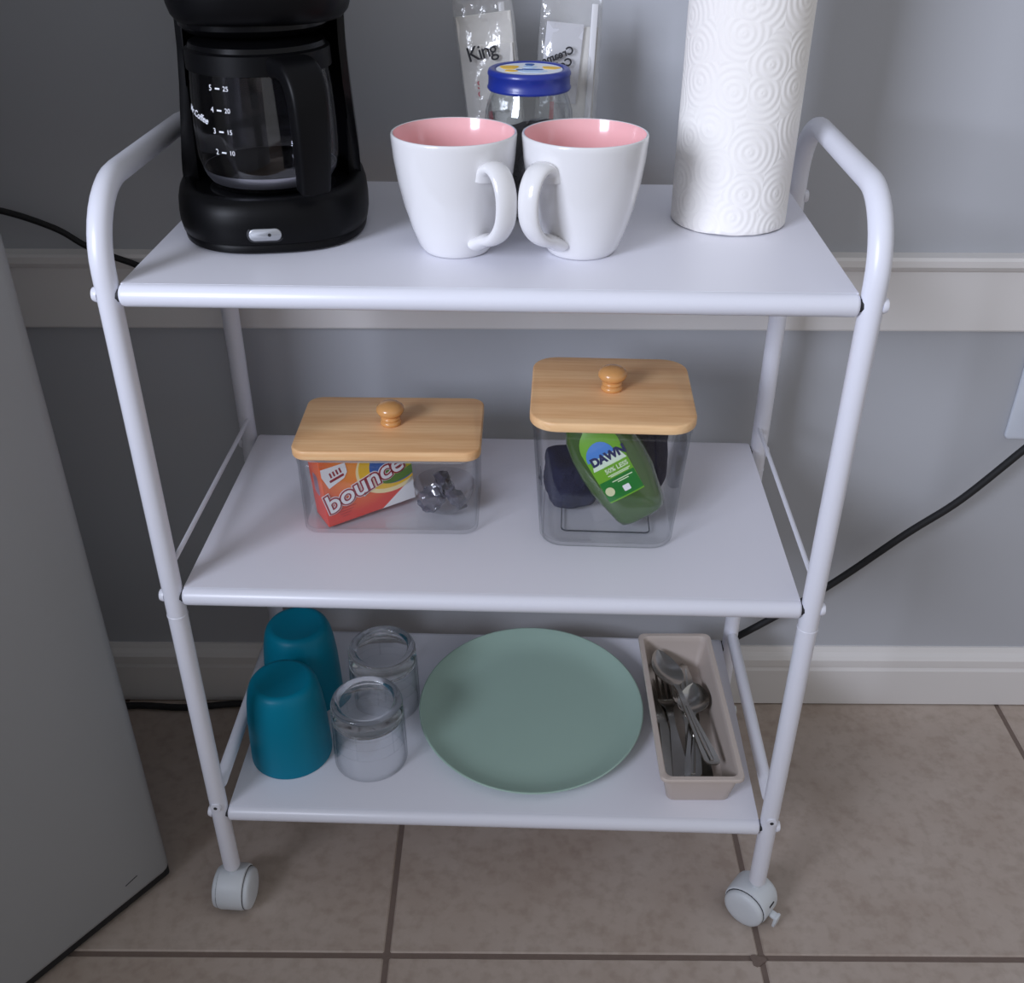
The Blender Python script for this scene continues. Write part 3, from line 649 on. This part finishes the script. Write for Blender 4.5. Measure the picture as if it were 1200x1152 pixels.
# dish soap bottle
A_ = Vector((-.52, .26, .81)).normalized(); W_ = Vector((.84, 0, .53)); W_ = (W_-A_*W_.dot(A_)).normalized(); Nn = A_.cross(W_)
bt = thing('soap_bottle', (0, 0, 0), 0, 'green dish soap bottle leaning inside the tall bin', 'bottle')
bt.matrix_world = Matrix.Translation((.1500, .1080, T2+.0215)) @ Matrix((W_, Nn, A_)).transposed().to_4x4()
bt.rotation_mode = 'XYZ'
lv = [(.0, .020, .013), (.002, .0240, .0155), (.008, .0265, .0175), (.020, .0290, .0190), (.045, .0345, .0205), (.065, .0355, .0205), (.085, .0345, .0195), (.102, .0310, .0175), (.113, .0255, .0150), (.120, .0180, .0125), (.126, .0110, .0108)]
def bot(z):
    for (a, w1, d1), (b, w2, d2) in zip(lv, lv[1:]):
        if z <= b:
            q = (z-a)/(b-a); return w1+(w2-w1)*q, d1+(d2-d1)*q
    return lv[-1][1:]
def ssec(a, b, z, e=3.0, n=40): return [(x, y, z) for x, y in sell(a, b, b, e, n)]
mk('bottle_body', loft([ssec(a, b, z) for z, a, b in lv]), MDAWN, bt, ang=50)
mk('cap', lathe([(0, .1255), (.0112, .1255), (.0112, .1305), (.0105, .1320), (0, .1322)], 28), mat('white_cap', srgb(225, 228, 232), .4), bt)
def onb(h):
    def fn(v):
        a, b = bot(v.y); e = 3.0; q = min(.999, abs(v.x)/a); y = -b*(1-q**e)**(1/e)
        return (v.x, y-h-v.z, v.y)
    return fn
def label(poly_fn, z0, z1, h, nzv=16, nx=14):
    V, F = [], []
    for i in range(nzv+1):
        z = z0+(z1-z0)*i/nzv; xl, xr = poly_fn((z-z0)/(z1-z0))
        for j in range(nx+1): V.append(Vector((xl+(xr-xl)*j/nx, z, 0)))
    for i in range(nzv):
        for j in range(nx): a = i*(nx+1)+j; F.append([a, a+1, a+nx+2, a+nx+1])
    return warp((V, F), onb(h))
def wl(t): hw = .0205-.003*(1-t)*.5 if t < .7 else .0205*max(.30, math.sqrt(max(0, 1-((t-.7)/.3)**2)))**.8; return (-hw, hw)
mk('front_label', label(wl, .030, .106, .0004), MLAB1, bt)
mk('lower_label', label(lambda t: (-.019, .019) if t < .9 else (-.0190, .0190), .0315, .053, .0006), MLAB2, bt)
mk('blue_sunburst_print', label(lambda t: (-.0165*math.sqrt(max(.02, 1-t*t))-.002, .0135*math.sqrt(max(.02, 1-t*t))-.002), .076, .092, .0007), mat('blue_wash_print', srgb(70, 130, 206), .4), bt)
mk('white_glow_print', label(lambda t: (-.0175+.004*t, .019-.004*t), .066, .077, .0008), mat('white_green_print', srgb(214, 232, 210), .4), bt)
mk('brand_lettering', warp(mv(text('DAWN', .0118, bold=.0006, space=.95), .003, .0745, 0), onb(.0011)), mat('navy_print', srgb(22, 30, 84), .4), bt, False)
mk('white_lettering', join(warp(mv(text('50% LESS', .0064, bold=.0002), .005, .0610, 0), onb(.0011)), *[warp(mv(box(-hw_, hw_, -.0005, .0005, 0, .0001), .005, z_, 0), onb(.0011)) for hw_, z_ in ((.011, .0668), (.012, .0562), (.010, .0548), (.011, .0495), (.006, .0475))]), mat('pale_green_print', srgb(210, 232, 190), .4), bt, False)
mk('cream_dot_print', warp(tf(prism([(.0048*cos(2*pi*k/20), .0048*sin(2*pi*k/20)) for k in range(20)], 0, .0001), Matrix.Translation((-.0130, .0415, 0))), onb(.0009)), mat('cream_dot', srgb(212, 216, 170), .4), bt, False)
mk('size_badge_print', warp(mv(prism(rrect(.0036, .0032, .0008, 2), 0, .0001), .004, .0385, 0), onb(.0009)), MPW, bt, False)
# navy cloths
def cloth(name, loc, rz, dims, seed, m, label, amp=.22, ex=3.2):
    bm = bmesh.new(); bmesh.ops.create_icosphere(bm, subdivisions=5, radius=1)
    for v in bm.verts:
        q = v.co.normalized(); k = (abs(q.x)**ex+abs(q.y)**ex+abs(q.z)**ex)**(-1/ex)
        p = q*k
        fold = 1+amp*nz(p, 1.3, seed)+amp*.5*abs(nz(p, 3.2, seed+4))-amp*.25
        v.co = Vector((p.x*dims[0]*fold, p.y*dims[1]*fold, p.z*dims[2]*(1+amp*.6*nz(p, 1.5, seed+9))))
    zmin = min(v.co.z for v in bm.verts)
    for v in bm.verts: v.co.z -= zmin
    o = mk(name, frombm(bm), m, None, ang=180); o.location = loc; o.rotation_euler = (0, 0, radians(rz))
    return tag(o, label, 'cloth')
cloth('folded_cloth', (.0760, .163, T2+.0045), 10, (.025, .031, .0265), 2, MNAVY, 'dark navy cloth folded low at the left of the tall bin', .12, 4.5)
cloth('crumpled_cloth', (.1530, .1770, T2+.0045), -6, (.026, .0185, .0620), 8, MNAVY2, 'dark navy cloth crumpled upright behind the green soap bottle', .16, 3.5)

# ------------------------------------------------------------ bottom shelf: cups, tumblers, plate, cutlery tray
def teal(x, y, label):
    t = mk('plastic_cup', lathe([(.0435, .001), (.0445, 0), (.0458, .0005), (.0460, .004), (.0452, .030), (.0440, .060), (.0418, .082), (.0392, .097), (.0365, .1045), (.0335, .1085), (.0300, .1095), (.0280, .1094), (.0270, .1090), (0, .1089), (0, .1055), (.029, .1055), (.036, .098), (.040, .080), (.0425, .050), (.0435, .001)], 64), MTEAL, None, ang=40)
    t.location = (x, y, T3+.0003); return tag(t, label, 'cup', 'upturned teal cups')
teal(-.2365, .0835, 'teal plastic cup upside down, the one nearer the front edge')
teal(-.2400, .1790, 'teal plastic cup upside down, the one farther back by the wall')
def tumbler(x, y, rz, label):
    t = thing('glass_tumbler', (x, y, T3+.0003), rz, label, 'glass', 'upturned glass tumblers')
    wall = [(.0395, 0), (.0412, 0), (.0418, .001), (.0416, .02), (.0410, .05), (.0406, .066)]
    inn = [(.0376, .066), (.0380, .045), (.0388, .02), (.0395, .001)]
    mk('glass_wall', lathe(wall+inn+[(.0395, 0)], 72), MTUMB, t, ang=50)
    mk('thick_base', lathe([(0, .0685), (.026, .0680), (.034, .0655), (.0374, .0645), (.0405, .0648), (.0404, .074), (.0400, .083), (.0385, .0868), (.0360, .0880), (.0330, .0875), (.0310, .0855), (.0300, .0835), (0, .0825)], 72), MGLS, t, ang=50)
    # raised window-pane lines moulded into the wall
    for z in (.033, .049, .062):
        mk('moulded_ring', lathe([(.0409, z-.0010), (.0417, z-.0004), (.0417, z+.0004), (.0409, z+.0010), (.0405, z)][:4], 64), MTUMB, t)
    for k in range(6):
        a = 2*pi*k/6+.35
        mk('moulded_rib', tube([((.0413)*cos(a), .0413*sin(a), .033), (.0406*cos(a), .0406*sin(a), .064)], .0009, 6), MTUMB, t)
    return t
tumbler(-.1435, .0785, 0, 'clear glass tumbler upside down, the one nearer the front edge')
tumbler(-.1385, .1680, 25, 'clear glass tumbler upside down, the one farther back by the wall')
pl = thing('dinner_plate', (.0398, .1475, T3+.0003), 0, 'round sage green dinner plate on the bottom shelf', 'plate')
pl.rotation_euler = (radians(2.6), 0, 0); pl.location.z += .0042
pr = [(0, .002), (.085, .002), (.088, .0), (.092, .0004), (.104, .0035), (.115, .0075), (.126, .0125), (.1325, .0155), (.1338, .0166), (.1335, .0174), (.1322, .0177), (.1308, .0168), (.126, .0143), (.118, .0098), (.108, .0064), (.096, .0050), (.085, .0046), (.040, .0044), (0, .0043)]
mk('plate_body', lathe(pr, 96), MSAGE, pl, ang=60)
# tray
ty = thing('cutlery_tray', (.2225, .1330, T3+.0003), 1.8, 'taupe plastic cutlery tray on the bottom shelf, right of the plate', 'tray')
def zr_(hx, hy, z, rr=.008): return [(x, y, z) for x, y in rrect(hx, hy, rr, 5)]
rg = [zr_(.0335, .1085, 0), zr_(.0345, .1095, .0012), zr_(.0405, .1165, .036), zr_(.0408, .1168, .0395), zr_(.0448, .1208, .0398), zr_(.0455, .1215, .0410), zr_(.0455, .1215, .0440), zr_(.0448, .1208, .0452), zr_(.0400, .1160, .0452), zr_(.0390, .1150, .0440), zr_(.0385, .1145, .036), zr_(.0325, .1075, .0035, .006), zr_(.031, .106, .0025, .005)]
mk('tray_body', loft(rg), MTRAY, ty, ang=45)

def sweepw(stations, th=.0016, nu=8):
    """stations: (s, halfwidth, z, dish): s along x; returns a closed strip"""
    rings = []
    for s, hw, z, dish in stations:
        top = [(s, hw*(2*k/nu-1), z+dish*((2*k/nu-1)**2-1)+th/2) for k in range(nu+1)]
        bot_ = [(s, hw*(1-2*k/nu), z+dish*((1-2*k/nu)**2-1)-th/2) for k in range(nu+1)]
        rings.append(top+bot_)
    return loft(rings)
def place(name, g, a, b, roll, label, cat, group, extra=None):
    """put a piece of flatware with its handle end at a and its tip towards b"""
    A = Vector(a); B = Vector(b); xa = (B-A).normalized(); up = Vector((0, 0, 1)); ya = up.cross(xa).normalized(); za = xa.cross(ya)
    M = Matrix((xa, ya, za)).transposed().to_4x4(); M = Matrix.Translation(A) @ M @ Matrix.Rotation(radians(roll), 4, 'X')
    t = thing(name, A, 0, label, cat, group); t.matrix_world = M; t.rotation_mode = 'XYZ'
    return t
def spoon(a, b, roll, label, L=.195):
    t = place('spoon', None, a, b, roll, label, 'spoon', 'spoons in the cutlery tray')
    hl = L*.68
    st = [(0, .0045, 0, 0), (.002, .0080, 0, .0003), (.006, .0098, 0, .0006), (.02, .0096, .0004, .0006), (.05, .0070, .001, .0004), (.09, .0042, .002, 0), (hl-.015, .0030, .003, 0), (hl-.002, .0034, .001, 0)]
    mk('handle', sweepw(st), MSTEEL, t, ang=50)
    mk('handle_ridge', sweepw([(.006, .0022, .0012, .0006), (.03, .0030, .0013, .0006), (.07, .0016, .0022, .0004), (hl-.04, .0008, .0030, 0)], .001, 6), MSTEEL, t)
    bl_ = L-hl; st = []
    for k in range(15):
        q = k/14; wq = max(.03, (sin(pi*(q**.85)))**.6); hw = .0205*wq*(1-.12*q)
        st.append((hl-.004+q*(bl_+.004), max(hw, .0034 if k == 0 else .001), .001-.0010*sin(pi*q)-.0, .0075*sin(pi*min(1, q*.95+.02))))
    mk('bowl', sweepw(st, .0014, 12), MSTEEL, t, ang=60)
    return t
def fork(a, b, roll, label, L=.185):
    t = place('fork', None, a, b, roll, label, 'fork', 'forks in the cutlery tray')
    hl = L*.66
    mk('handle', sweepw([(0, .0045, 0, 0), (.004, .0095, 0, .0005), (.02, .0095, .0004, .0005), (.06, .0062, .001, .0003), (hl-.03, .0032, .002, 0), (hl, .0045, .001, 0), (hl+.010, .0098, -.001, .0008), (hl+.018, .0112, -.002, .001)]), MSTEEL, t, ang=50)
    for k in range(4):
        y = (k-1.5)*.0062
        g = sweepw([(hl+.016, .0021, -.002, 0), (hl+.035, .0016, -.002, 0), (L-.004, .0013, .003, 0), (L, .0006, .0045, 0)], .0014, 2)
        mk('tine', mv(g, 0, y, 0), MSTEEL, t)
    return t
def knife(a, b, roll, label, L=.205):
    t = place('knife', None, a, b, roll, label, 'knife', 'knives in the cutlery tray')
    mk('handle', sweepw([(0, .005, 0, 0), (.004, .0085, 0, .0004), (.03, .0085, 0, .0004), (.08, .0065, 0, .0003), (.10, .0055, 0, 0)], .0034), MSTEEL, t, ang=50)
    mk('blade', mv(sweepw([(.098, .0052, 0, 0), (.105, .0075, 0, 0), (.15, .0092, 0, 0), (.18, .0088, 0, 0), (L-.006, .006, 0, 0), (L, .001, 0, 0)], .0012, 4), 0, .001, 0), MSTEEL, t, ang=40)
    return t
z0 = T3
knife((.2010, .0350, z0+.0060), (.1950, .235, z0+.0075), 6, 'steel knife lying along the left wall of the cutlery tray')
fork((.2115, .0340, z0+.0075), (.2035, .235, z0+.0125), -4, 'steel fork lying left in the tray, tines under the big spoon bowl')
fork((.2265, .0345, z0+.0080), (.2225, .230, z0+.0140), 5, 'steel fork lying in the middle of the cutlery tray')
knife((.2380, .0350, z0+.0065), (.2320, .235, z0+.0075), -5, 'steel knife lying on the tray floor at the right')
spoon((.2215, .0420, z0+.0150), (.2400, .200, z0+.0190), -16, 'steel spoon lower in the tray, its bowl near the right wall', .150)
spoon((.2440, .0500, z0+.0290), (.2005, .222, z0+.0335), 14, 'large steel spoon lying diagonally on top of the other cutlery', .190)

# ------------------------------------------------------------ power cord on the wall and floor
cp = [(.6505, .3445, .474), (.6480, .334, .462), (.6254, .329, .4405), (.5663, .329, .3665), (.5086, .328, .3135), (.4205, .326, .2270), (.3184, .322, .1475), (.25, .318, .105), (.12, .316, .045), (0, .316, .014), (-.15, .315, .006), (-.30, .316, .0055), (-.3774, .3165, .0055), (-.4533, .3060, .0055), (-.5351, .3070, .0055), (-.60, .290, .0055), (-.64, .272, .006)]
co = thing('power_cord', (.6505, .34, 0), 0, 'long black power cord hanging along the wall behind the cart', 'cord')
mk('cable', mv(tube(catmull(cp, 8), .0047, 10), -.6505, -.34, 0), MGASK, co, ang=80)
mk('plug', mv(box(-.012, .012, -.020, 0, -.012, .012, .004), 0, .002, .4775), MGASK, co)
